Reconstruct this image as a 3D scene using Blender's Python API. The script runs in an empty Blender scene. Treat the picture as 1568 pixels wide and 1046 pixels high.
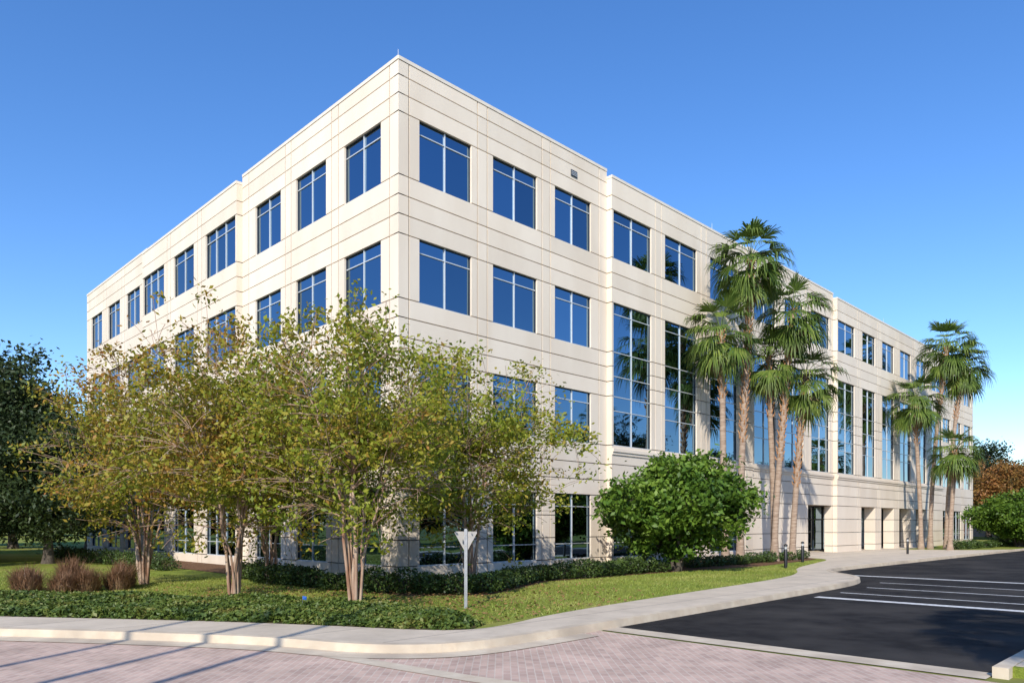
import bpy, math, random
import numpy as np
from mathutils import Vector
rng=np.random.default_rng(7); random.seed(7)
scene=bpy.context.scene
COL=scene.collection

# ------------------------------------------------------------------ helpers
class MB:
    def __init__(s): s.V=[];s.L=[];s.T=[];s.M=[];s.S=[];s.n=0
    def add(s,V,F,mat=0,smooth=False):
        V=np.asarray(V,float).reshape(-1,3); F=np.asarray(F,int)
        s.V.append(V); s.L.append((F+s.n).ravel()); m=F.shape[0]
        s.T.append(np.full(m,F.shape[1])); s.M.append(np.full(m,mat) if np.isscalar(mat) else np.asarray(mat))
        s.S.append(np.full(m,smooth)); s.n+=len(V)
    def mesh(s,name,mats):
        me=bpy.data.meshes.new(name)
        V=np.concatenate(s.V);L=np.concatenate(s.L);T=np.concatenate(s.T)
        me.vertices.add(len(V)); me.vertices.foreach_set('co',V.ravel())
        me.loops.add(len(L)); me.loops.foreach_set('vertex_index',L.astype(np.int32))
        me.polygons.add(len(T))
        st=np.concatenate([[0],np.cumsum(T)[:-1]])
        me.polygons.foreach_set('loop_start',st.astype(np.int32))
        me.polygons.foreach_set('loop_total',T.astype(np.int32))
        me.polygons.foreach_set('material_index',np.concatenate(s.M).astype(np.int32))
        me.polygons.foreach_set('use_smooth',np.concatenate(s.S))
        for m in mats: me.materials.append(m)
        me.update(calc_edges=True); me.validate()
        return me
    def obj(s,name,mats,parent=None):
        o=bpy.data.objects.new(name,s.mesh(name,mats)); COL.objects.link(o)
        if parent: o.parent=parent
        return o
def empty(name):
    e=bpy.data.objects.new(name,None); COL.objects.link(e); e.empty_display_size=.3; return e
BF=[[0,3,2,1],[4,5,6,7],[0,1,5,4],[1,2,6,5],[2,3,7,6],[3,0,4,7]]
def box(mb,x0,x1,y0,y1,z0,z1,mat=0):
    mb.add([[x0,y0,z0],[x1,y0,z0],[x1,y1,z0],[x0,y1,z0],[x0,y0,z1],[x1,y0,z1],[x1,y1,z1],[x0,y1,z1]],BF,mat)
def tube(mb,P,R,n=6,mat=0,smooth=True,cap=False):
    P=np.asarray(P,float);R=np.asarray(R,float);k=len(P)
    T=np.gradient(P,axis=0); T/=np.linalg.norm(T,axis=1)[:,None]+1e-9
    ref=np.array([0.9,0.3,0.1]) if abs(T[0,2])>.7 else np.array([0.,0,1])
    A=np.cross(T,ref); A/=np.linalg.norm(A,axis=1)[:,None]+1e-9; B=np.cross(T,A)
    th=np.linspace(0,2*np.pi,n,endpoint=False)
    V=P[:,None,:]+R[:,None,None]*(np.cos(th)[None,:,None]*A[:,None,:]+np.sin(th)[None,:,None]*B[:,None,:])
    i=np.arange(k-1)[:,None]*n; j=np.arange(n)[None,:]; j2=(j+1)%n
    F=np.stack([i+j,i+j2,i+n+j2,i+n+j],-1).reshape(-1,4)
    mb.add(V.reshape(-1,3),F,mat,smooth)
    if cap: mb.add(V[-1],[list(range(n))],mat)
def leaves(mb,C,size,mat=0,elong=1.6,up=0.5,r=rng,aspect=0.5):
    N=len(C); n=r.normal(size=(N,3)); n[:,2]=np.abs(n[:,2])+up; n/=np.linalg.norm(n,axis=1)[:,None]
    a=np.cross(n,r.normal(size=(N,3))); a/=np.linalg.norm(a,axis=1)[:,None]; b=np.cross(n,a)
    s=(size*r.uniform(.6,1.3,N))[:,None]
    L=a*s*elong*.5; W=b*s*aspect
    V=np.stack([C-L,C+W-L*.1,C+L,C-W-L*.1],1).reshape(-1,3)
    mb.add(V,np.arange(4*N).reshape(N,4),mat)

def newmat(name):
    m=bpy.data.materials.new(name); m.use_nodes=True; nt=m.node_tree; nt.nodes.clear()
    out=nt.nodes.new('ShaderNodeOutputMaterial'); p=nt.nodes.new('ShaderNodeBsdfPrincipled')
    nt.links.new(p.outputs[0],out.inputs[0]); return m,nt,p,out
def c4(c): return (c[0],c[1],c[2],1)
def mat(name,c1,c2=None,scale=2.0,rough=.8,bump=0,bscale=60,metal=0,island=0,c3=None,s3=.3,spec=.5,detail=5,stretch=None):
    m,nt,p,out=newmat(name); N=nt.nodes.new; K=nt.links.new
    p.inputs['Roughness'].default_value=rough; p.inputs['Metallic'].default_value=metal
    p.inputs['Specular IOR Level'].default_value=spec
    tc=N('ShaderNodeTexCoord'); src=tc.outputs['Object']
    if stretch:
        mp=N('ShaderNodeMapping'); mp.inputs['Scale'].default_value=stretch; K(src,mp.inputs[0]); src=mp.outputs[0]
    col=None
    if c2:
        no=N('ShaderNodeTexNoise'); no.inputs['Scale'].default_value=scale; no.inputs['Detail'].default_value=detail; K(src,no.inputs['Vector'])
        rp=N('ShaderNodeValToRGB'); rp.color_ramp.elements[0].position=.35; rp.color_ramp.elements[1].position=.65
        rp.color_ramp.elements[0].color=c4(c1); rp.color_ramp.elements[1].color=c4(c2); K(no.outputs['Fac'],rp.inputs[0]); col=rp.outputs[0]
        if c3:
            n3=N('ShaderNodeTexNoise'); n3.inputs['Scale'].default_value=s3; n3.inputs['Detail'].default_value=3; K(src,n3.inputs['Vector'])
            r3=N('ShaderNodeValToRGB'); r3.color_ramp.elements[0].position=.45; r3.color_ramp.elements[1].position=.68; K(n3.outputs['Fac'],r3.inputs[0])
            mx=N('ShaderNodeMixRGB'); K(r3.outputs[0],mx.inputs[0]); K(col,mx.inputs[1]); mx.inputs[2].default_value=c4(c3); col=mx.outputs[0]
    else:
        rgb=N('ShaderNodeRGB'); rgb.outputs[0].default_value=c4(c1); col=rgb.outputs[0]
    if island:
        g=N('ShaderNodeNewGeometry'); mr=N('ShaderNodeMapRange'); K(g.outputs['Random Per Island'],mr.inputs[0])
        mr.inputs[3].default_value=1-island; mr.inputs[4].default_value=1+island*.5
        hs=N('ShaderNodeHueSaturation'); K(col,hs.inputs['Color']); K(mr.outputs[0],hs.inputs['Value']); col=hs.outputs[0]
    K(col,p.inputs['Base Color'])
    if bump:
        nb=N('ShaderNodeTexNoise'); nb.inputs['Scale'].default_value=bscale; nb.inputs['Detail'].default_value=3; K(src,nb.inputs['Vector'])
        b=N('ShaderNodeBump'); b.inputs['Strength'].default_value=bump; b.inputs['Distance'].default_value=.02; K(nb.outputs['Fac'],b.inputs['Height']); K(b.outputs[0],p.inputs['Normal'])
    return m
def leafmat(name,cols,transl=.3,nscale=.6,rough=.5):
    """colour per leaf picked from a ramp; clumps shift the ramp"""
    m,nt,p,out=newmat(name); N=nt.nodes.new; K=nt.links.new
    g=N('ShaderNodeNewGeometry'); tc=N('ShaderNodeTexCoord'); no=N('ShaderNodeTexNoise'); no.inputs['Scale'].default_value=nscale; no.inputs['Detail'].default_value=1; K(tc.outputs['Object'],no.inputs['Vector'])
    a=N('ShaderNodeMath'); a.operation='MULTIPLY'; K(g.outputs['Random Per Island'],a.inputs[0]); a.inputs[1].default_value=.55
    b=N('ShaderNodeMath'); b.operation='MULTIPLY_ADD'; K(no.outputs['Fac'],b.inputs[0]); b.inputs[1].default_value=1.3; b.inputs[2].default_value=-.42
    s=N('ShaderNodeMath'); s.operation='ADD'; K(a.outputs[0],s.inputs[0]); K(b.outputs[0],s.inputs[1])
    rp=N('ShaderNodeValToRGB'); K(s.outputs[0],rp.inputs[0]); e=rp.color_ramp.elements
    e[0].color=c4(cols[0]); e[0].position=0; e[1].color=c4(cols[-1]); e[1].position=1
    for i,c in enumerate(cols[1:-1]):
        x=e.new((i+1)/(len(cols)-1)); x.color=c4(c)
    K(rp.outputs[0],p.inputs['Base Color']); p.inputs['Roughness'].default_value=rough; p.inputs['Specular IOR Level'].default_value=.3
    if transl>.16:
        t=N('ShaderNodeBsdfTranslucent'); K(rp.outputs[0],t.inputs[0]); mx=N('ShaderNodeMixShader'); mx.inputs[0].default_value=transl
        K(p.outputs[0],mx.inputs[1]); K(t.outputs[0],mx.inputs[2]); K(mx.outputs[0],out.inputs[0])
    return m
def brickmat(name,c1,c2,mort,bw,rh,ms,rot=0,rough=.8,stain=None,vertical=False,offset=.5,lo=.80,hi=1.12):
    m,nt,p,out=newmat(name); N=nt.nodes.new; K=nt.links.new
    tc=N('ShaderNodeTexCoord'); mp=N('ShaderNodeMapping'); K(tc.outputs['Object'],mp.inputs[0]); mp.inputs['Rotation'].default_value=(math.radians(90) if vertical else 0,0,rot)
    br=N('ShaderNodeTexBrick'); K(mp.outputs[0],br.inputs['Vector']); br.offset=offset
    br.inputs['Color1'].default_value=c4(c1); br.inputs['Color2'].default_value=c4(c2); br.inputs['Mortar'].default_value=c4(mort)
    br.inputs['Scale'].default_value=1; br.inputs['Brick Width'].default_value=bw; br.inputs['Row Height'].default_value=rh; br.inputs['Mortar Size'].default_value=ms
    no=N('ShaderNodeTexNoise'); no.inputs['Scale'].default_value=1.1; no.inputs['Detail'].default_value=9; no.inputs['Roughness'].default_value=.68; K(tc.outputs['Object'],no.inputs['Vector'])
    mr=N('ShaderNodeMapRange'); K(no.outputs['Fac'],mr.inputs[0]); mr.inputs[1].default_value=.3; mr.inputs[2].default_value=.7; mr.inputs[3].default_value=lo; mr.inputs[4].default_value=hi
    hs=N('ShaderNodeHueSaturation'); K(br.outputs['Color'],hs.inputs['Color']); K(mr.outputs[0],hs.inputs['Value'])
    K(hs.outputs[0],p.inputs['Base Color']); p.inputs['Roughness'].default_value=rough; p.inputs['Specular IOR Level'].default_value=.1
    b=N('ShaderNodeBump'); b.inputs['Strength'].default_value=.35; b.inputs['Distance'].default_value=.008; b.invert=True; K(br.outputs['Fac'],b.inputs['Height']); K(b.outputs[0],p.inputs['Normal'])
    return m

ROT=math.atan2(.7021,.7121)
M_panel=mat('precast_panel',(.735,.635,.515),(.79,.695,.575),scale=.8,rough=.9,bump=.12,bscale=90,island=.07,stretch=(1,1,.35),spec=.2)
M_core=mat('dark_core',(.075,.06,.045),rough=.9)
M_cop=mat('coping',(.76,.69,.59),(.70,.63,.54),scale=3,rough=.7,spec=.2)
M_frame=mat('aluminium_mullion',(.60,.63,.65),rough=.4,metal=.2)
M_darkfr=mat('dark_frame',(.03,.04,.055),rough=.4)
M_roof=mat('roof_membrane',(.5,.5,.48),(.42,.42,.4),rough=.9)
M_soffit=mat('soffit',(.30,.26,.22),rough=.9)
def glassmat(name,tint):
    m,nt,p,out=newmat(name); N=nt.nodes.new; K=nt.links.new
    g=N('ShaderNodeNewGeometry'); mr=N('ShaderNodeMapRange'); K(g.outputs['Random Per Island'],mr.inputs[0]); mr.inputs[3].default_value=.78; mr.inputs[4].default_value=1.15
    hs=N('ShaderNodeHueSaturation'); hs.inputs['Color'].default_value=c4(tint); K(mr.outputs[0],hs.inputs['Value']); K(hs.outputs[0],p.inputs['Base Color'])
    p.inputs['Metallic'].default_value=1; p.inputs['Roughness'].default_value=.015
    no=N('ShaderNodeTexNoise'); no.inputs['Scale'].default_value=.9; no.inputs['Detail'].default_value=1; tc=N('ShaderNodeTexCoord'); K(tc.outputs['Object'],no.inputs['Vector'])
    b=N('ShaderNodeBump'); b.inputs['Strength'].default_value=.4; b.inputs['Distance'].default_value=.01; K(no.outputs['Fac'],b.inputs['Height']); K(b.outputs[0],p.inputs['Normal'])
    return m
M_glass=glassmat('tinted_glass',(.19,.29,.39))

# ------------------------------------------------------------------ building
C=np.array([-3.727,24.1]); dR=np.array([.7121,.7021]); nR=np.array([.7021,-.7121]); dL=np.array([-.7021,.7121]); nL=np.array([-.7121,-.7021])
LENR=69.4; LENL=35.2
def W(s,n,z=0): # along right face / outwards
    p=C+dR*s+nR*n; return (p[0],p[1],z)
def ubox(mb,O,D,Nn,u0,u1,w0,w1,z0,z1,mat=0):
    q=[]
    for z in (z0,z1):
        for (u,w) in ((u0,w0),(u1,w0),(u1,w1),(u0,w1)):
            p=O+D*u+Nn*w; q.append([p[0],p[1],z])
    mb.add(q,BF,mat)
building=empty('office_building')
PAN=MB();GLS=MB();FRM=MB();COR=MB()
G=.036; GV=.046
ZB=[0,.42,1.3,2.2,3.07,3.72,4.42,5.25,7.37,8.0,8.65,9.28,11.4,12.04,12.68,13.33,15.4,16.0,16.6]
def pane(O,D,Nn,u0,u1,z0,z1,w):
    j=rng.normal(0,.003,4)
    q=[]
    for k,(u,z) in enumerate(((u0,z0),(u1,z0),(u1,z1),(u0,z1))):
        ww=w+ (u-u0)*j[0]+(z-z0)*j[1]
        p=O+D*u+Nn*ww; q.append([p[0],p[1],z])
    GLS.add(q,[[0,1,2,3]],0)
def window(O,D,Nn,a,b,z0,z1,w,kind):
    us=[a,(a+b)/2,b]
    if b-a>3.0: us=[a,a+(b-a)*.36,a+(b-a)*.68,b]
    if kind=='low': zs=[z0,z0+.62,z1-.5,z1]
    elif kind=='tall': zs=[z0,6.75,7.37,8.25,9.3,10.95,z1]
    else: zs=[z0,z1-.43,z1]
    for i in range(len(us)-1):
        for j in range(len(zs)-1):
            pane(O,D,Nn,us[i],us[i+1],zs[j],zs[j+1],w)
    f=.02
    for u in us[1:-1]: ubox(FRM,O,D,Nn,u-f,u+f,w-.03,w+.045,z0,z1)
    for z in zs[1:-1]: ubox(FRM,O,D,Nn,a,b,w-.03,w+.035,z-.017,z+.017)
    ubox(FRM,O,D,Nn,a-.02,a+.02,w-.03,w+.04,z0,z1,1); ubox(FRM,O,D,Nn,b-.02,b+.02,w-.03,w+.04,z0,z1,1)
    ubox(FRM,O,D,Nn,a,b,w-.03,w+.038,z1-.018,z1+.025,1); ubox(FRM,O,D,Nn,a,b,w-.03,w+.05,z0-.025,z0+.02,0)
def section(O,D,Nn,u0,u1,p,wins,ztop,rows,arcade=None,back=-.25,e0=0,e1=0):
    """rows: list (z0,z1,kind); arcade: list of openings at ground"""
    br=[u0]
    allw=sorted(wins)
    if allw[0][0]-u0>.6: br.append(u0+(allw[0][0]-u0)*.5)
    for i in range(len(allw)-1):
        c=(allw[i][1]+allw[i+1][0])/2
        br+= [c-.24,c+.24]
    if u1-allw[-1][1]>.6: br.append(u1-(u1-allw[-1][1])*.5)
    br.append(u1)
    zb=[z for z in ZB if z<ztop-.3]+[ztop-.12]
    for k in range(len(zb)-1):
        z0,z1=zb[k],zb[k+1]; zm=(z0+z1)/2
        holes=[]; bk=back
        for (r0,r1,kd) in rows:
            if r0<zm<r1:
                if kd=='low' and arcade is not None: continue
                holes=wins
        if arcade is not None and zm<3.07: holes=arcade; bk=-.5
        for i in range(len(br)-1):
            a,b=br[i]+(GV/2 if i>0 else e0),br[i+1]-(GV/2 if i<len(br)-2 else e1)
            segs=[(a,b)]
            for (h0,h1) in holes:
                ns=[]
                for (s0,s1) in segs:
                    if h1<=s0 or h0>=s1: ns.append((s0,s1)); continue
                    if h0>s0+.01: ns.append((s0,h0))
                    if h1<s1-.01: ns.append((h1,s1))
                segs=ns
            for (s0,s1) in segs:
                ubox(PAN,O,D,Nn,s0,s1,bk,p,z0+(G/2 if z0>0 else -.1),z1-G/2)
    # coping
    ubox(PAN,O,D,Nn,u0+e0,u1-e1,-.35,p+.02,ztop-.118,ztop,1)
    # groove backing when projecting
    if p>0.01:
        for i in range(len(allw)+1):
            a=u0+.05 if i==0 else allw[i-1][1]+.02; b=u1-.05 if i==len(allw) else allw[i][0]-.02
            if b-a>.2: ubox(COR,O,D,Nn,a,b,-.24,p-.06,3.1,ztop-.2)
        prev=3.08
        for (r0,r1,kd) in sorted(rows)+[(ztop-.1,0,'')]:
            if r0<3: continue
            ubox(COR,O,D,Nn,u0+.05,u1-.05,-.23,p-.061,prev+.03,r0-.04); prev=r1
    for (r0,r1,kd) in rows:
        if kd=='low' and arcade is not None: continue
        for (a,b) in wins: window(O,D,Nn,a,b,r0,r1,p-.12,kd)
        if p>.01:
            for (ue,sg) in ((u0,1),(u1,-1)):
                near=[w for w in wins if abs((w[0] if sg>0 else w[1])-ue)<.25]
                if near:
                    uu=ue+sg*.04
                    q=[]
                    for (w,z) in ((-.2,r0),(p-.02,r0),(p-.02,r1),(-.2,r1)):
                        P=O+D*uu+Nn*w; q.append([P[0],P[1],z])
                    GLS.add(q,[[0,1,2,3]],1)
                    ubox(FRM,O,D,Nn,min(uu,uu+sg*.07),max(uu,uu+sg*.07),p-.1,p-.005,r0,r1,1)
R3=[(.42,3.07,'low'),(5.25,7.37,'n'),(9.28,11.4,'n'),(13.33,15.4,'n')]
RT=[(.42,3.07,'low'),(5.25,11.4,'tall'),(13.33,15.4,'n')]
HT=17.2; HL=16.87; PJ=.27
def mirror(ws,L): return sorted([(L-b,L-a) for a,b in ws])
rs1=[(.86,3.2),(4.25,6.62),(7.65,9.93)]
section(C,dR,nR,0,11.0,0,rs1,HT,R3,e0=.003)
section(C,dR,nR,11.0,23.6,PJ,[(11.12,13.95),(15.05,17.85),(19.1,21.9)],HL,RT)
section(C,dR,nR,23.6,35.2,0,[(24.3,26.9),(28.05,30.65),(31.8,34.6)],HT,RT,arcade=[(31.3,35.0)])
section(C,dR,nR,35.2,58.4,PJ,[(35.32,38.2),(39.6,42.1),(43.5,46.0),(47.4,49.9),(51.3,53.8),(55.3,58.28)],HL,RT,arcade=[(39.4,42.1),(43.3,46.0),(47.2,49.9),(51.1,53.8)])
section(C,dR,nR,58.4,LENR,0,mirror(rs1,LENR),HT,R3)
ls1=[(1.0,3.3),(4.55,6.83),(8.07,10.35)]
def sideface(O,D,Nn,L,extra=0):
    section(O,D,Nn,0,11.6,0,ls1,HT,R3,e0=.003)
    section(O,D,Nn,11.6,L-11.6,PJ,[(11.72,14.95),(16.35,18.95),(20.3,L-11.72)],HL,R3)
    section(O,D,Nn,L-11.6,L,0,mirror(ls1,L),HT,R3,e1=.003)
sideface(C,dL,nL,LENL)
E=C+dR*LENR
sideface(E+dL*LENL,-dL,-nL,LENL)
# rear face
O2=C+dR*LENR+dL*LENL
section(O2,-dR,-nR,0,11,0,rs1,HT,R3,e0=.003)
mid=[(11.6+i*3.86,14.1+i*3.86) for i in range(12)]
section(O2,-dR,-nR,11,LENR-11,PJ,mid,HL,R3)
section(O2,-dR,-nR,LENR-11,LENR,0,mirror(rs1,LENR),HT,R3,e1=.003)
# core volumes
def corebox(u0,u1,v0,v1,z0,z1,mat=0):
    q=[]
    for z in (z0,z1):
        for (u,v) in ((u0,v0),(u1,v0),(u1,v1),(u0,v1)):
            p=C+dR*u+dL*v; q.append([p[0],p[1],z])
    COR.add(q,BF,mat)
i_=.225
corebox(i_,LENR-i_,i_,LENL-i_,3.2,16.2,0)
corebox(i_,30.0,i_,LENL-i_,-.1,3.199,0)
corebox(54.2,LENR-i_,i_,LENL-i_,-.1,3.199,0)
corebox(30.001,54.199,3.4,LENL-i_,-.1,3.199,0)
corebox(.3,LENR-.3,.3,LENL-.3,16.202,16.3,1)
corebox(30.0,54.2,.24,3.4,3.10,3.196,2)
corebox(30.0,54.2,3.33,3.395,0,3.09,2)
# roof penthouse, set well back so that it is hidden from the street
corebox(25,42,13,23,16.3,18.2,2)
# entrance storefront in the recess
O3=C-nR*1.9
for k in range(6):
    a=30.3+k*1.55
    pane(O3,dR,nR,a,a+1.55,0.05,2.2,0); pane(O3,dR,nR,a,a+1.55,2.2,3.05,0)
    ubox(FRM,O3,dR,nR,a-.03,a+.03,-.05,.06,0.02,3.08,1)
ubox(FRM,O3,dR,nR,30.3,39.6,-.05,.05,2.16,2.24,1)
for k in range(9):
    a=40.2+k*1.5
    pane(O3,dR,nR,a,a+1.5,0.1,3.05,0); ubox(FRM,O3,dR,nR,a-.03,a+.03,-.05,.06,0.02,3.08,1)
for a in (32.9,34.3): ubox(FRM,O3,dR,nR,a,a+.03,.06,.1,.9,1.3,0)
# belt course under the tall glazing
for (a,b,p) in ((11.0,23.6,PJ),(23.61,35.19,0),(35.2,58.4,PJ)):
    ubox(PAN,C,dR,nR,a+.002,b-.002,p-.1,p+.10,4.96,5.10,0)
    ubox(PAN,C,dR,nR,a+.004,b-.004,p-.1,p+.05,4.84,4.959,0)
ubox(PAN,C,dL,nL,11.602,23.598,PJ-.1,PJ+.1,4.96,5.10,0)
# wall vent, lightning rods
ubox(FRM,C,dR,nR,8.62,9.0,-.02,.03,16.12,16.38,1)
for zz in (16.17,16.23,16.29): ubox(FRM,C,dR,nR,8.64,8.98,.03,.05,zz,zz+.02,0)
for s_ in (.1,20,45,69): 
    p=C+dR*s_+dL*.15; tube(FRM,[[p[0],p[1],17.15],[p[0],p[1],17.5]],[.012,.006],5,0)
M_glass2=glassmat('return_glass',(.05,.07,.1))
PAN.obj('precast_walls',[M_panel,M_cop],building); GLS.obj('windows',[M_glass,M_glass2],building)
FRM.obj('window_frames',[M_frame,M_darkfr],building); COR.obj('core_and_roof',[M_core,M_roof,M_soffit],building)

# ------------------------------------------------------------------ ground
def sheet(name,pts,z,m,parent=None):
    me=bpy.data.meshes.new(name)
    me.from_pydata([(p[0],p[1],z) for p in pts],[],[list(range(len(pts)))]); me.materials.append(m); me.update()
    o=bpy.data.objects.new(name,me); COL.objects.link(o)
    if parent:o.parent=parent
    return o
def slab(name,pts,z0,z1,m):
    n=len(pts); me=bpy.data.meshes.new(name)
    V=[(p[0],p[1],z1) for p in pts]+[(p[0],p[1],z0) for p in pts]
    F=[list(range(n))]+[[i,i+n,(i+1)%n+n,(i+1)%n] for i in range(n)]
    me.from_pydata(V,[],F); me.materials.append(m); me.update()
    o=bpy.data.objects.new(name,me); COL.objects.link(o); return o
def chaikin(P,it=2):
    P=np.asarray(P,float)
    for _ in range(it):
        Q=[P[0]]
        for a,b in zip(P[:-1],P[1:]): Q+=[a*.75+b*.25,a*.25+b*.75]
        Q.append(P[-1]); P=np.array(Q)
    return P
def strip(mb,A,B,zA,zB,mat=0):
    n=len(A); V=[(a[0],a[1],zA) for a in A]+[(b[0],b[1],zB) for b in B]
    mb.add(V,[[i,i+1,n+i+1,n+i] for i in range(n-1)],mat)
def offs(P,d):
    T=np.gradient(P,axis=0); T/=np.linalg.norm(T,axis=1)[:,None]; N=np.stack([-T[:,1],T[:,0]],1); return P+N*d
M_grass=mat('lawn_grass',(.15,.20,.03),(.24,.28,.05),scale=7,rough=.95,bump=.8,bscale=50,c3=(.31,.29,.08),s3=.35,spec=.1,detail=9)
M_field=mat('field',(.13,.16,.04),(.20,.21,.06),scale=.5,rough=.95,bump=.3,bscale=20,spec=.1)
M_conc=brickmat('sidewalk_concrete',(.59,.505,.395),(.64,.555,.44),(.28,.24,.20),1.55,30,.014,rot=ROT,offset=0,lo=.80,hi=1.10)
M_kerb=mat('kerb_concrete',(.56,.465,.345),(.64,.555,.425),scale=4,rough=.9,bump=.2,bscale=60,c3=(.44,.37,.285),s3=.9,spec=.15)
M_pav=brickmat('brick_pavers',(.57,.415,.33),(.455,.325,.265),(.56,.47,.385),.21,.105,.008,rot=ROT+.78,lo=.80,hi=1.28)
M_asph=mat('asphalt',(.019,.018,.018),(.034,.032,.031),scale=3,rough=.9,bump=.5,bscale=150,c3=(.056,.052,.048),s3=.45,spec=.1,detail=12)
M_white=mat('road_paint',(.78,.78,.76),(.50,.50,.48),scale=11,rough=.7,detail=12)
M_mulch=mat('mulch',(.12,.065,.035),(.22,.13,.08),scale=18,rough=1,bump=1,bscale=60,spec=.05)
M_bed=mat('bed_soil',(.05,.06,.02),(.09,.07,.03),scale=8,rough=1,spec=.05)
sheet('ground',[(-1500,-600),(1500,-600),(1500,2200),(-1500,2200)],-.134,M_field)
K0=[(-60,16.5),(-20,14.1),(-8.9,12.75),(-4.85,12.0),(-3.54,11.6),(-2.5,11.1),(-1.6,10.95),(-.75,11.15),(.1,11.9),(.9,12.7)]
K1=[W(*q)[:2] for q in [(-4.0,11.32),(0,11.2),(6.4,10.95),(9.5,10.8),(11.6,10.4),(13,9.6),(14,8.6),(15.5,7.7),(17.6,7.4),(25,7.4),(45,7.4),(160,7.4)]]
K=chaikin(K0+K1,2)
I0=[(-60,18.6),(-20,15.9),(-10,14.45),(-5.9,13.8),(-3.3,13.15),(-1.7,12.6),(-.75,12.55),(-.1,13.2)]
I1=[W(*q)[:2] for q in [(-3.4,9.8),(.9,9.3),(9.9,8.5),(13,7.6),(15.5,6.3),(20,5.2),(24,4.3),(25.5,3.0),(26,0.3)]]
I=chaikin(I0+I1,2)
slab('lawn',[tuple(p) for p in K]+[W(160,-300)[:2],(-420,220),(-300,24)],-.2,0,M_grass)
Kc=[p for p in K if (p-C)@dR<50]
sheet('sidewalk',[tuple(p) for p in Kc]+[W(50,7.4)[:2],W(46,5.2)[:2],W(44,1.2)[:2],W(55,.8)[:2],W(55,-3.4)[:2],W(30,-3.4)[:2],W(30,.3)[:2]]+[tuple(p) for p in I[::-1]],.006,M_conc)
kb=MB(); Ko=offs(K,-.003); Ki=offs(K,.16)
strip(kb,Ko,Ki,.014,.018); strip(kb,offs(K,-.03),Ko,-.14,.014); strip(kb,Ki,offs(K,.163),.018,-.1)
kb.obj('kerb',[M_kerb])
gb=MB(); Kg=K[K[:,0]<1.2]; strip(gb,offs(Kg,-.42),offs(Kg,-.02),-.118,-.112); gb.obj('gutter',[M_kerb])
sheet('paver_road',[(-60,-30),(30,-30),W(-3.7,19)[:2],W(-3.7,11.3)[:2],(.5,12.6),(-.9,11.3),(-3,11.5),(-9,12.9),(-60,16.6)],-.129,M_pav)
sheet('asphalt_road',[W(-3.1,11.0)[:2],W(-3.1,17.4)[:2],W(160,17.4)[:2],W(160,7.2)[:2],W(17,7.2)[:2],W(12,9.8)[:2],W(8,10.8)[:2]],-.124,M_asph)
mb=MB()
def sheetm(mb,pts,z,mat=0): mb.add([(p[0],p[1],z) for p in pts],[list(range(len(pts)))],mat)
sheetm(mb,[W(-3.12,11.0),W(-3.12,17.4),W(-3.62,17.4),W(-3.62,11.0)],-.120)
arc=chaikin([(-2.6,11.0),(-1.2,9.9),(.2,8.9),(2.0,8.2),(4.5,7.6)],2); strip(mb,arc,offs(arc,-.3),-.121,-.121)
mb.obj('concrete_band',[M_kerb])
mb=MB()
for s0,w,n0 in ((5.15,.36,11.15),(14.5,.34,8.6),(7.0,.13,11.1),(9.3,.13,11.0),(11.6,.11,10.6)):
    sheetm(mb,[W(s0,n0+.35),W(s0,17.2),W(s0+w,17.2),W(s0+w,n0+.35)],-.118)
mb.obj('road_marking',[M_white])
# far kerb, on the other side of the road
mb=MB()
ubox(mb,C,dR,nR,-3.4,160,17.42,17.6,-.2,.01)
mb.obj('kerb',[M_kerb])
slab('lawn',[W(-3.2,17.6)[:2],W(160,17.6)[:2],W(160,80)[:2],W(-3.2,80)[:2]][::-1],-.2,0.0,M_grass)
slab('sidewalk',[W(-3.1,17.61)[:2],W(160,17.61)[:2],W(160,19.4)[:2],W(-3.1,19.4)[:2]][::-1],-.1,0.006,M_conc)
# beds against the building
bedR=[(-5.2,20.6),(-2.6,18.6),(-.6,18.9),W(3,3.9)[:2],W(10,4.1)[:2],W(16,4.6)[:2],W(24,3.6)[:2],W(25.5,2.6)[:2],W(26,.2)[:2],W(0,.2)[:2]]
sheet('mulch_bed',bedR,.008,M_mulch)
p1=C+dL*34+nL*.2; p2=C+dL*34+nL*2.6; p3=C+nL*2.8+dL*1
sheet('mulch_bed',[(C+nL*.2)[:2],tuple(p1),tuple(p2),tuple(p3)],.012,M_mulch)

def inpoly(P,poly):
    x,y=P[:,0],P[:,1]; r=np.zeros(len(P),bool); n=len(poly)
    for i in range(n):
        x1,y1=poly[i];x2,y2=poly[(i+1)%n]
        c=((y1>y)!=(y2>y)); r^= c&(x<(x2-x1)*(y-y1)/((y2-y1)+1e-12)+x1)
    return r
def scatter(poly,n):
    P=np.array(poly); lo,hi=P.min(0),P.max(0); Q=rng.uniform(lo,hi,(n,2)); return Q[inpoly(Q,poly)]
# ground cover in front
Ifront=[tuple(p) for p in I if p[0]>-16 and p[0]<-.6]
gc=Ifront+[(-.5,13.3),(-1.2,15.0),(-3.0,17.0),(-5.5,17.5),(-8.5,18.1),(-12,18.9),(-16,19.9)]
sheet('planting_bed',gc,.010,M_bed)
M_gc=leafmat('ground_cover_leaf',[(.03,.055,.012),(.06,.10,.018),(.11,.15,.025),(.19,.17,.045)],.1,1.2)
g=MB(); Q=scatter(gc,300000)
hn=.08+.05*np.sin(Q[:,0]*2.1+Q[:,1])*np.sin(Q[:,1]*1.7)+rng.uniform(-.09,.05,len(Q))
poly=np.array(gc+[gc[0]])
def dist_poly(Q,poly):
    d=np.full(len(Q),9.)
    for a,b in zip(poly[:-1],poly[1:]):
        ab=b-a; t=np.clip(((Q-a)@ab)/(ab@ab+1e-9),0,1); d=np.minimum(d,np.linalg.norm(Q-a-t[:,None]*ab,axis=1))
    return d
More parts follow.
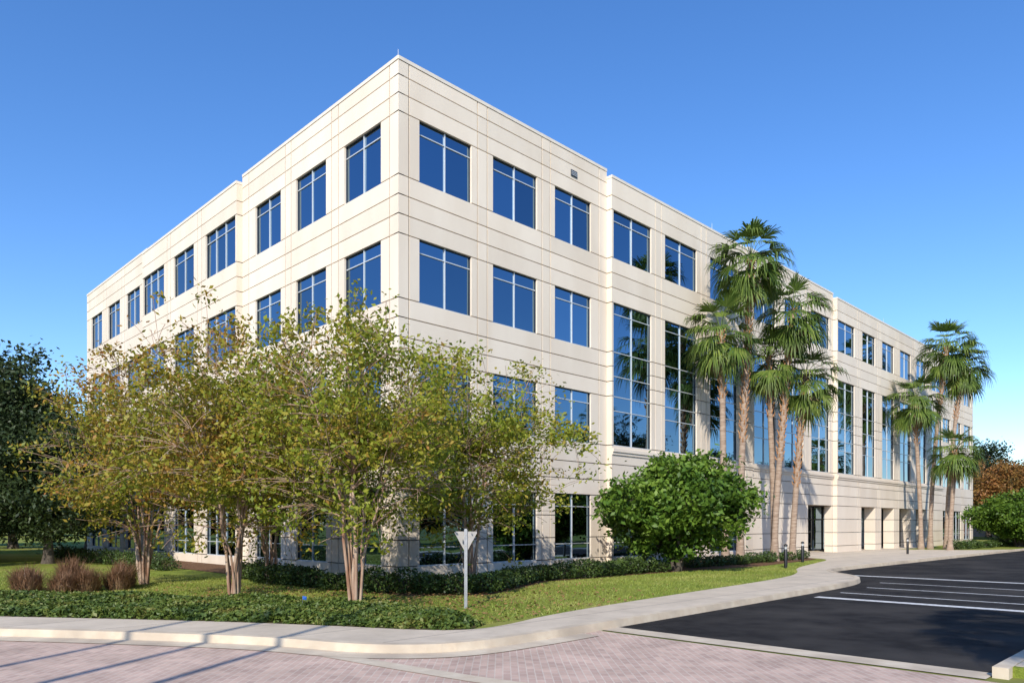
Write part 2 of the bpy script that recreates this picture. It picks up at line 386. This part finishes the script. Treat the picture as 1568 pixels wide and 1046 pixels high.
dd=dist_poly(Q,poly); hn=np.maximum(.015,hn*np.clip(dd/.25,.25,1)*1.1)
keep=(dd>.14)|(np.sin(Q[:,0]*9)+np.sin(Q[:,0]*23+1)>-.1)
keep&=(np.sin(Q[:,0]*1.3+1)*np.sin(Q[:,1]*1.9)+rng.normal(0,.35,len(Q))<.85)
Q=Q[keep];hn=hn[keep]
leaves(g,np.column_stack([Q,hn]),.068,0,1.5,.5,rng,.42)
g.obj('ground_cover',[M_gc])
# lawn blades
lawnp=[(-.45,13.35)]+[tuple(p) for p in I if (p-C)@dR>-3.9 and (p-C)@dR<24 and p[0]>-.1]+[W(23,4)[:2],W(16,4.7)[:2],W(10,4.2)[:2],W(3,4.0)[:2],(-.5,18.8),(-2.6,18.5),(-5.2,20.4),(-9,24),(-18,31),(-22,26),(-16,20.1),(-12,19.0),(-8.5,18.2),(-5.5,17.6),(-3,17.1),(-1.2,15.1)]
M_blade=leafmat('grass_blade',[(.10,.15,.022),(.18,.235,.035),(.25,.29,.055),(.36,.34,.10)],.1,.5)
Q=scatter(lawnp,230000); 
n=len(Q); th=rng.uniform(0,6.28,n); h=rng.uniform(.025,.06,n); w=.009
dx=np.cos(th)*w; dy=np.sin(th)*w; le=rng.normal(0,.025,(n,2))
V=np.stack([np.column_stack([Q[:,0]-dx,Q[:,1]-dy,np.zeros(n)]),np.column_stack([Q[:,0]+dx,Q[:,1]+dy,np.zeros(n)]),np.column_stack([Q+le,h])],1).reshape(-1,3)
g=MB(); g.add(V,np.arange(3*n).reshape(n,3),0); g.obj('grass',[M_blade])
# fallen leaves
M_fall=leafmat('fallen_leaf',[(.20,.11,.04),(.30,.18,.07),(.16,.08,.03)],0,2)
g=MB(); Qf=np.concatenate([np.array([px,py])+rng.normal(0,2.2,(1300,2)) for px,py in ((-6.8,18.5),(-3.2,16.8),(-1.2,20),(-.3,14.2))])
Qf=Qf[inpoly(Qf,lawnp)|inpoly(Qf,bedR)]; leaves(g,np.column_stack([Qf,rng.uniform(.03,.06,len(Qf))]),.06,0,1.4,2.5,rng,.45); g.obj('fallen_leaves',[M_fall])

# ------------------------------------------------------------------ trees
M_barkc=mat('crape_bark',(.27,.145,.09),(.50,.38,.28),scale=6,rough=.85,bump=.4,bscale=25,stretch=(1,1,.25),spec=.2)
M_barko=mat('oak_bark',(.07,.055,.045),(.12,.10,.08),scale=8,rough=.95,bump=.8,bscale=20)
M_lcr=leafmat('crape_leaf',[(.10,.15,.016),(.18,.235,.022),(.29,.325,.032),(.36,.31,.04),(.38,.19,.045)],.35,.55)
M_lcr2=leafmat('crape_leaf_autumn',[(.12,.17,.018),(.22,.25,.025),(.34,.31,.035),(.38,.23,.04),(.36,.14,.04)],.35,.55)
M_loak=leafmat('oak_leaf',[(.014,.026,.010),(.026,.045,.014),(.042,.065,.02),(.06,.085,.028)],.1,.5)
M_lmag=leafmat('bright_leaf',[(.035,.08,.010),(.075,.15,.018),(.13,.22,.025),(.19,.29,.04)],.2,.8)
M_laut=leafmat('autumn_leaf',[(.13,.10,.025),(.26,.14,.035),(.36,.15,.05)],.2,.5)
def bez(a,b,c,n):
    t=np.linspace(0,1,n)[:,None]; return a*(1-t)**2+2*b*t*(1-t)+c*t*t
def crown_pts(r,n,cz,rx,ry,rz,ex,ph):
    d=r.normal(size=(n,3)); d/=np.linalg.norm(d,axis=1)[:,None]
    rad=r.uniform(0,1,n)**ex
    az=np.arctan2(d[:,1],d[:,0]); lump=1+.16*np.sin(az*3+ph)+.12*np.sin(az*5+ph*2+d[:,2]*4)+.10*np.sin(d[:,2]*6+ph*3)
    return np.column_stack([d[:,0]*rx*rad*lump,d[:,1]*ry*rad*lump,cz+d[:,2]*rz*rad*lump])
def tree_mesh(name,seed,cz,rx,rz,stems=7,sh=1.0,sr=.055,n2=70,n3=420,lp=45,ls=.07,sp=.22,tw=.006,mats=None,ex=.45,base=.12,ry=None,trunk=None,lowcut=None,aspect=.42,tight=.10,rrm=(.35,.75),up=.4,clump=0):
    r=np.random.default_rng(seed); mb=MB(); ry=ry or rx; ph=r.uniform(0,6)
    nodes=[];nrad=[]
    z0=0
    if trunk:
        th,tr=trunk
        P=np.array([[0,0,-.1],[.02*th,0,th*.3],[.04*th,.03*th,th*.7],[.03*th,.05*th,th]]); tube(mb,P,[tr*1.35,tr,tr*.85,tr*.8],9,0)
        z0=th; off=P[-1]
    for i in range(stems):
        a=2*np.pi*i/stems+r.uniform(-.3,.3)
        bb=np.array([math.cos(a)*base,math.sin(a)*base,-.05]) if not trunk else off+np.array([0,0,-.15])
        rr=r.uniform(*rrm)
        e=np.array([math.cos(a)*rx*rr,math.sin(a)*ry*rr,cz+rz*r.uniform(-.1,.55)])
        m=np.array([bb[0]+math.cos(a)*rx*tight,bb[1]+math.sin(a)*ry*tight,z0+(e[2]-z0)*.6])
        P=bez(bb,m,e,9); P[1:-1]+=r.normal(0,.035,(7,3))*(sr/.05)
        R=np.linspace(sr,sr*.3,9)*r.uniform(.7,1.15); tube(mb,P,R,7,0)
        nodes+=list(P[3:]); nrad+=list(R[3:])
    def grow(T,n,rmax,rend,sides,npt):
        N_=np.array(nodes); R_=np.array(nrad); nn=[];nr=[]
        for t in T:
            d=t-N_; dist=np.linalg.norm(d,axis=1); cost=dist+1.2*np.maximum(0,-d[:,2]+.15*dist)
            k=int(np.argmin(cost)); s=N_[k]; L=dist[k]
            if L<.05: continue
            c=s+(t-s)*.5+np.array([0,0,.12*L])+r.normal(0,.07*L,3)
            P=bez(s,c,t,npt); R=np.linspace(min(R_[k]*.75,rmax),rend,npt); tube(mb,P,R,sides,0)
            nn+=list(P[1:]); nr+=list(R[1:])
        nodes.extend(nn); nrad.extend(nr)
    T2=crown_pts(r,n2,cz,rx*.8,ry*.8,rz*.8,.5,ph)
    if lowcut: T2=T2[T2[:,2]>lowcut]
    grow(T2,n2,sr*.5,sr*.14,5,6)
    T3=crown_pts(r,n3,cz,rx,ry,rz,ex,ph)
    if lowcut: T3=T3[T3[:,2]>lowcut-.2]
    grow(T3,n3,sr*.16,tw,3,5)
    k=r.integers(int(lp*.2),int(lp*1.8),len(T3))
    if clump:  # uneven leafing: some twigs nearly bare, some heavy
        f=np.sin(T3[:,0]*2.3+ph)*np.sin(T3[:,1]*2.6+ph)+np.sin(T3[:,2]*2.9+ph*2)*.6
        k=(k*np.clip(1+clump*f,.12,2.0)).astype(int)
    Cn=np.repeat(T3,k,0)
    Cn=Cn+r.normal(0,1,Cn.shape)*np.array([sp,sp,sp*.75])
    leaves(mb,Cn,ls,1,1.7,up,r,aspect)
    return mb.mesh(name,mats)
def place(name,me,x,y,rot=0,sc=1.0,z=0):
    o=bpy.data.objects.new(name,me); COL.objects.link(o); o.location=(x,y,z); o.rotation_euler=(0,0,rot)
    o.scale=(sc,sc,sc) if np.isscalar(sc) else sc; return o
CM=[M_barkc,M_lcr]; CM2=[M_barkc,M_lcr2]
ck=dict(tight=.03,rrm=(.12,.6),base=.10,up=.12,clump=.7)
crA=tree_mesh('crape_a',1,4.0,3.0,2.65,9,1,.047,130,1000,24,.076,.16,.007,CM2,.5,**ck)
crB=tree_mesh('crape_b',2,3.95,2.5,2.55,9,1,.044,130,900,23,.072,.15,.007,CM,.5,**ck)
crC=tree_mesh('crape_c',3,4.0,3.0,2.65,8,1,.047,130,960,24,.076,.16,.007,CM,.5,**ck)
place('crape_myrtle_tree',crA,-6.85,18.1,.4)
place('crape_myrtle_tree',crB,-3.4,15.95,1.0)
place('crape_myrtle_tree',crC,-1.2,21.2,2.2,(1.1,1.1,.98))
place('crape_myrtle_tree',crC,-7.7,23.4,4.0,(.95,.95,1.0))
place('crape_myrtle_tree',crA,-11.2,22.4,2.6,(1,1,1.0))
# live oaks
OK=[M_barko,M_loak]
oakA=tree_mesh('oak_a',11,6.0,5.6,4.7,6,1,.2,70,480,110,.18,.5,.02,OK,.4,trunk=(2.0,.38),lowcut=1.8)
oakB=tree_mesh('oak_b',12,5.8,5.2,4.5,6,1,.2,70,460,105,.18,.5,.02,OK,.4,trunk=(1.8,.34),lowcut=1.8)
for i,(x,y,s) in enumerate([(-26.8,36,.93),(-21.6,34.2,.68),(-33,40,1.0),(-38,56,.98),(-31,54,.9),(-47,62,1.0),(-30,22,.9),(-36,12,1.1),(-44,-2,1.2),(-40,28,1.1),
      (36,12,1.1),(46,26,1.15),(53,38,1.1),(64,52,1.05),(38,-4,1.1),(50,8,1.2),(80,66,1.0)]):
    place('live_oak_tree',oakA if i%2==0 else oakB,x,y,i*1.3,s)
MG=[M_barko,M_lmag]
mag=tree_mesh('round_tree',21,2.5,2.6,1.75,6,1,.09,60,500,75,.125,.23,.01,MG,.35,lowcut=.9,base=.15,aspect=.5,up=.2)
place('evergreen_round_tree',mag,6.4,28.6,.5,(1.02,1.02,.98))
place('evergreen_round_tree',mag,41.5,60,1.5,(1.1,1.1,1))
place('evergreen_round_tree',mag,47,66,2.5,(1.15,1.15,1))
place('evergreen_round_tree',mag,46,60.5,3.5,(.95,.95,.85))
aut=tree_mesh('autumn_tree',31,5.2,4.2,3.6,6,1,.14,60,320,60,.2,.5,.02,[M_barko,M_laut],.4,trunk=(1.5,.22),up=.1)
place('autumn_tree',aut,59,87,0,1.05); place('autumn_tree',aut,67,92,2,1.1)
for x,y,s in ((60,101,1.25),(80,104,.95),(70,108,1.1)): place('live_oak_tree',oakB,x,y,x,s)
# distant tree masses
mb=MB()
def mass(x0,y0,x1,y1,n,H):
    for i in range(n):
        t=(i+.5)/n; x=x0+(x1-x0)*t+rng.normal(0,2); y=y0+(y1-y0)*t+rng.normal(0,3); h=H*rng.uniform(.75,1.15); rr=h*.55
        k=1500; d=rng.normal(size=(k,3)); d/=np.linalg.norm(d,axis=1)[:,None]; d*=rng.uniform(.6,1,(k,1))
        P=np.column_stack([x+d[:,0]*rr,y+d[:,1]*rr,h*.52+d[:,2]*h*.48]); leaves(mb,P,.9,0,1.4,.4,rng,.5)
mass(-150,90,-60,130,16,10); mass(75,130,260,150,24,10); mass(-90,-70,110,-75,24,12); mass(-90,0,-80,80,8,11); mass(100,-30,120,60,10,12)
mb.obj('distant_trees',[M_loak])

# palms
M_trunk=mat('palm_trunk',(.27,.19,.14),(.44,.34,.26),scale=5,rough=.95,bump=.9,bscale=14,stretch=(.5,.5,3),spec=.1)
M_boot=mat('palm_boots',(.34,.16,.07),(.50,.27,.13),scale=9,rough=.95,bump=1,bscale=18,spec=.1)
M_frond=leafmat('palm_frond',[(.045,.08,.014),(.085,.14,.024),(.15,.22,.04),(.27,.32,.075)],.28,.7)
M_dead=mat('dead_frond',(.30,.22,.12),(.40,.31,.18),scale=6,rough=.9)
def palm_mesh(name,seed,H,lx,ly,R=2.0,nl=34,boots=.35):
    r=np.random.default_rng(seed); mb=MB()
    t=np.linspace(0,1,22); wob=np.sin(t*5+seed)*.10
    P=np.column_stack([lx*t**1.6+wob*t,ly*t**1.6+wob*t*.6,-.1+(H+.1)*t])
    Rr=.165-.045*t; Rr[0]=.27;Rr[1]=.20; Rr=Rr*(1+r.normal(0,.03,22))
    tube(mb,P,Rr,12,0)
    nb=int(H*boots*16)
    for i in range(nb):
        tt=1-boots*(i/nb)-.01; k=tt*21; a=int(k); f=k-a; c=P[min(a,21)]*(1-f)+P[min(a+1,21)]*f; an=i*2.4
        o=np.array([math.cos(an),math.sin(an),0]); rr=.12
        tube(mb,[c+o*rr*.6,c+o*(rr+.05)+[0,0,.10],c+o*(rr+.11)+[0,0,.25]],[.055,.04,.02],4,1)
    top=P[-1]; 
    for i in range(nl+7):
        dead=i>=nl
        q=(i+.5)/nl; az=i*2.399963+r.uniform(-.35,.35)
        el=math.radians(80-138*q**.85+r.uniform(-12,12)) if not dead else math.radians(r.uniform(-86,-66))
        o=np.array([math.cos(az),math.sin(az),0]); d=o*math.cos(el)+np.array([0,0,math.sin(el)])
        pl=R*(.40+.2*r.uniform()) if not dead else R*.3
        p0=top+np.array([0,0,-.35*q]); p2=p0+d*pl+np.array([0,0,-.14*pl]); p1=p0+d*pl*.55+np.array([0,0,.03])
        tube(mb,[p0,p1,p2],[.022,.016,.011],4,3 if dead else 2)
        fd=p2-p1+np.array([0,0,-.12*R*.4]); fd/=np.linalg.norm(fd); side=np.cross(fd,[0,0,1.]); side/=np.linalg.norm(side)+1e-9
        nrm=np.cross(side,fd); ns=20; F=R*.56*r.uniform(.85,1.1)*(.8 if dead else 1)
        A=np.linspace(-1.3,1.3,ns)
        for ang in A:
            ang+=r.normal(0,.04); dirv=fd*math.cos(ang)+side*math.sin(ang)+nrm*(.12*abs(math.sin(ang)))
            dirv/=np.linalg.norm(dirv); L=F*(.72+.28*math.cos(ang))*r.uniform(.8,1.1)
            w_=np.cross(dirv,nrm); w_/=np.linalg.norm(w_)
            wd=.022*F
            droop=r.uniform(.5,1.1)*(1.0 if el<.9 else .45)
            a0=p2; a1=p2+dirv*L*.45; a2=a1+dirv*L*.24+np.array([0,0,-droop*L*.12]); a3=a2+dirv*L*.12+np.array([0,0,-droop*L*.34])
            V=[a0-w_*wd*.3,a0+w_*wd*.3,a1-w_*wd*1.5,a1+w_*wd*1.5,a2-w_*wd*.9,a2+w_*wd*.9,a3-w_*wd*.15,a3+w_*wd*.15]
            mb.add(V,[[0,1,3,2],[2,3,5,4],[4,5,7,6]],3 if dead else 2)
    return mb.mesh(name,[M_trunk,M_boot,M_frond,M_dead])
PM=[(10.0,34.4,10.9,-.3,.0,2.2,41),(10.75,34.6,14.5,.55,.2,2.4,42),(13.15,36.8,12.7,1.1,.3,2.3,43),(14.5,38.0,9.6,.9,.4,2.2,44),(13.4,37.6,10.4,-.3,-.2,2.0,45),
    (30.4,54.6,11.2,-.5,0,2.6,46),(31.3,55,15.3,1.4,.3,2.6,47),(32.7,55.3,14.0,1.4,.4,2.5,48),(31.3,52.5,7.2,.4,0,2.3,49)]
for (x,y,H,lx,ly,R,sd) in PM:
    place('fan_palm_tree',palm_mesh('fan_palm',sd,H,lx,ly,R,40,.6 if sd in (42,43,44) else .3),x,y)
pB=palm_mesh('fan_palm_b',60,11.5,.4,.2,2.3)
for (x,y,s,ro) in ((30,20,1,0),(33,24,1.1,1),(36.5,27.5,.95,2),(27,15,1.05,3),(43,36,1,4),(4.5,-1.9,.82,0),(6.2,-.6,.82,1.2)): place('fan_palm_tree',pB,x,y,ro,s)

# ------------------------------------------------------------------ hedges and shrubs
M_hedge=leafmat('hedge_leaf',[(.02,.04,.010),(.04,.07,.015),(.065,.105,.022),(.10,.15,.03)],.1,1.5)
def shrub_row(name,pts,h,w,step=.55,leafs=.06,m=M_hedge,k=900):
    mb=MB(); pts=np.array(pts,float)
    seg=np.linalg.norm(np.diff(pts,axis=0),axis=1); tot=seg.sum(); cum=np.concatenate([[0],np.cumsum(seg)])
    for s in np.arange(0,tot,step):
        i=min(np.searchsorted(cum,s,side='right')-1,len(seg)-1); f=(s-cum[i])/seg[i]; c=pts[i]*(1-f)+pts[i+1]*f+rng.normal(0,.1,2)
        hh=h*rng.uniform(.75,1.2); ww=w*rng.uniform(.85,1.15)
        d=rng.normal(size=(k,3)); d/=np.linalg.norm(d,axis=1)[:,None]; d*=rng.uniform(.72,1.05,(k,1))*(1+.12*np.sin(d[:,0:1]*7+s)*np.sin(d[:,1:2]*6))
        P=np.column_stack([c[0]+d[:,0]*ww*.55,c[1]+d[:,1]*ww*.55,hh*.5+d[:,2]*hh*.55]); P[:,2]=np.maximum(P[:,2],.02)
        leaves(mb,P,leafs,0,1.5,.3,rng,.45)
        for j in range(5):
            a=rng.uniform(0,6.28); e=np.array([c[0]+math.cos(a)*ww*.35,c[1]+math.sin(a)*ww*.35,hh*.8]); tube(mb,[[c[0],c[1],0],(e+[c[0],c[1],0])/2,e],[.02,.015,.008],4,1)
    return mb.obj(name,[m,M_barko])
shrub_row('hedge',[(-4.8,20.3),(-2.4,19.1),(-.9,19.4),W(2.6,3.4)[:2],W(5.5,3.6)[:2],W(9.8,3.5)[:2]],.55,.95)
shrub_row('hedge',[(-9.3,25.3),(-7.3,22.7),(-5.6,21.2)],.6,1.0)
shrub_row('hedge',[W(13,2.9)[:2],W(17,3.0)[:2],W(24.5,2.6)[:2]],.42,.8,k=600)
shrub_row('hedge',[(-24,39),(-18,33.5),(-13.5,29)],.6,1.0,step=.9,k=600)
shrub_row('hedge',[W(47,4.2)[:2],W(55,4.5)[:2],W(75,4.5)[:2]],.6,1.2,step=1.0,k=500,leafs=.09)
shrub_row('hedge',[(44,58),(62,76)],1.3,2.2,step=1.6,k=700,leafs=.13,m=M_lmag)
# ornamental grasses
M_rust=leafmat('rust_grass',[(.14,.075,.04),(.24,.13,.07),(.38,.25,.15)],.2,2)
for (x,y,s) in ((-12.9,19.6,.58),(-12.2,20.3,.7),(-11.5,19.9,.6),(-11.0,20.5,.58),(-12.5,20.9,.8),(-13.4,20.2,.62),(-11.9,19.5,.5),(-11.2,21.2,.7)):
    mb=MB(); n=1100; a=rng.uniform(0,6.28,n); r0=rng.uniform(0,.3,n); r1=rng.uniform(-.1,.42,n); h=s*rng.uniform(.3,1.15,n)*(1-.3*r1)
    b=np.column_stack([np.cos(a)*r0,np.sin(a)*r0,np.zeros(n)]); m_=np.column_stack([np.cos(a)*(r0+r1*.4),np.sin(a)*(r0+r1*.4),h*.7]); e=np.column_stack([np.cos(a)*(r0+r1),np.sin(a)*(r0+r1),h])+rng.normal(0,.09,(n,3))
    t=np.column_stack([-np.sin(a),np.cos(a),np.zeros(n)])*.009
    V=np.stack([b-t,b+t,m_+t,m_-t,e],1).reshape(-1,3); k=np.arange(n)[:,None]*5
    mb.add(V,k+np.array([[0,1,2,3]]),0); mb.add(V,k+np.array([[3,2,4]]),0)
    o=mb.obj('ornamental_grass',[M_rust]); o.location=(x,y,0)

# ------------------------------------------------------------------ street furniture
M_steel=mat('galvanised_steel',(.42,.43,.44),(.34,.35,.36),scale=12,rough=.45,metal=.7)
M_signback=mat('sign_back',(.40,.38,.35),(.32,.31,.29),scale=5,rough=.6,metal=.1)
M_black=mat('black_metal',(.015,.015,.017),rough=.4)
sg=empty('yield_sign'); sg.location=(-1.0,15.9,0)
mb=MB(); 
box(mb,-.028,.028,-.012,.012,-.1,1.72,0); box(mb,-.034,-.028,-.012,.02,-.1,1.70,0); box(mb,.028,.034,-.012,.02,-.1,1.70,0)
mb.obj('post',[M_steel],sg)
mb=MB(); tri=[(-.23,1.66),(.23,1.66),(.245,1.635),(.018,1.215),(-.018,1.215),(-.245,1.635)]
n=len(tri); V=[(x,.022,z) for x,z in tri]+[(x,.026,z) for x,z in tri]
mb.add(V,[list(range(n))],0); mb.add(V,[list(range(n,2*n))[::-1]],1); mb.add(V,[[i,(i+1)%n,(i+1)%n+n,i+n] for i in range(n)],0)
for z in (1.35,1.58):
    box(mb,-.012,.012,-.02,-.0125,z-.012,z+.012,0)
M_signw=mat('sign_face',(.6,.05,.04),rough=.4)
mb.obj('sign_plate',[M_signback,M_signw],sg)
for (x,y) in ((14.0,35.4),(11.4,30.6),(24.5,45.5)):
    b=empty('bollard_light'); b.location=(x,y,0)
    mb=MB(); tube(mb,[[0,0,-.02],[0,0,.78],[0,0,.8]],[.07,.07,.06],14,0,cap=True); tube(mb,[[0,0,.8],[0,0,.92]],[.045,.045],14,1); tube(mb,[[0,0,.92],[0,0,.95],[0,0,1.0],[0,0,1.01]],[.085,.085,.05,.01],14,0,cap=True)
    mb.obj('bollard',[M_black,M_frame],b)
# flagpoles behind the viewpoint, whose shadows cross the pavers
for (x,y,h) in ((-7.35,-3,12.2),(-8.75,-3,11.8),(-10.25,-3,11.4)):
    f=empty('flagpole'); f.location=(x,y,-.13); mb=MB()
    tube(mb,[[0,0,0],[0,0,h*.5],[0,0,h]],[.085,.08,.06],12,0,cap=True); tube(mb,[[0,0,0],[0,0,.08]],[.2,.12],16,0,cap=True)
    th=np.linspace(0,np.pi,8); tube(mb,[[0,0,h+.1-.1*math.cos(t)] for t in th],[max(.005,.1*math.sin(t)) for t in th],12,0)
    mb.obj('pole',[M_steel],f)
mf=empty('marker_flag'); mf.location=(-4.45,15.6,0); mb=MB(); tube(mb,[[0,0,0],[0,0,.30]],[.004,.004],5,0); 
mb.add([[0,0,.22],[.08,.02,.21],[.09,.0,.28],[0,0,.30]],[[0,1,2,3]],1); mb.obj('flag',[M_steel,mat('blue_plastic',(.02,.12,.5),rough=.5)],mf)
# far brick building at right
bb=empty('brick_building'); mb=MB(); box(mb,72,100,104,120,0,5,0); box(mb,71.7,100.3,103.7,120.3,5,5.3,1)
for i in range(6):
    x=74+i*4.2; box(mb,x,x+1.6,103.95,104.2,1.2,3.2,2); box(mb,x-.1,x+1.7,103.9,104.1,1.05,1.19,1); box(mb,x+.76,x+.84,103.9,104.0,1.2,3.2,1)
mb.obj('walls',[brickmat('red_brick',(.30,.10,.06),(.24,.08,.05),(.3,.25,.2),.25,.08,.012,vertical=True),M_cop,M_glass],bb)

# ------------------------------------------------------------------ light, sky, camera
EL=33; S=Vector((-.243*math.cos(math.radians(EL)),-.97*math.cos(math.radians(EL)),math.sin(math.radians(EL)))).normalized()
sun=bpy.data.lights.new('sun','SUN'); sun.energy=5.0; sun.angle=math.radians(.5); sun.color=(1,.925,.81)
so=bpy.data.objects.new('sun',sun); COL.objects.link(so); so.rotation_euler=S.to_track_quat('Z','Y').to_euler(); so.location=(0,-20,40)
w=bpy.data.worlds.new('World'); scene.world=w; w.use_nodes=True; nt=w.node_tree; nt.nodes.clear()
o=nt.nodes.new('ShaderNodeOutputWorld'); bg=nt.nodes.new('ShaderNodeBackground'); sk=nt.nodes.new('ShaderNodeTexSky'); sk.sky_type='NISHITA'; sk.sun_disc=False
sk.sun_elevation=math.radians(EL); sk.sun_rotation=math.atan2(S.x,S.y); sk.altitude=0; sk.air_density=1.0; sk.dust_density=.25; sk.ozone_density=3.5
hs=nt.nodes.new('ShaderNodeHueSaturation'); hs.inputs['Hue'].default_value=.508; hs.inputs['Saturation'].default_value=1.22; hs.inputs['Value'].default_value=1.52
nt.links.new(sk.outputs[0],hs.inputs['Color']); nt.links.new(hs.outputs[0],bg.inputs[0]); bg.inputs[1].default_value=.15; nt.links.new(bg.outputs[0],o.inputs[0])
cam=bpy.data.cameras.new('camera'); cam.sensor_width=36; cam.lens=1125/1568*36; cam.shift_y=.179; cam.clip_end=5000; cam.clip_start=.1
co=bpy.data.objects.new('camera',cam); COL.objects.link(co); co.location=(0,0,1.8); co.rotation_euler=(math.radians(90),0,0); scene.camera=co
scene.view_settings.view_transform='Standard'; scene.view_settings.look='None'; scene.view_settings.exposure=0
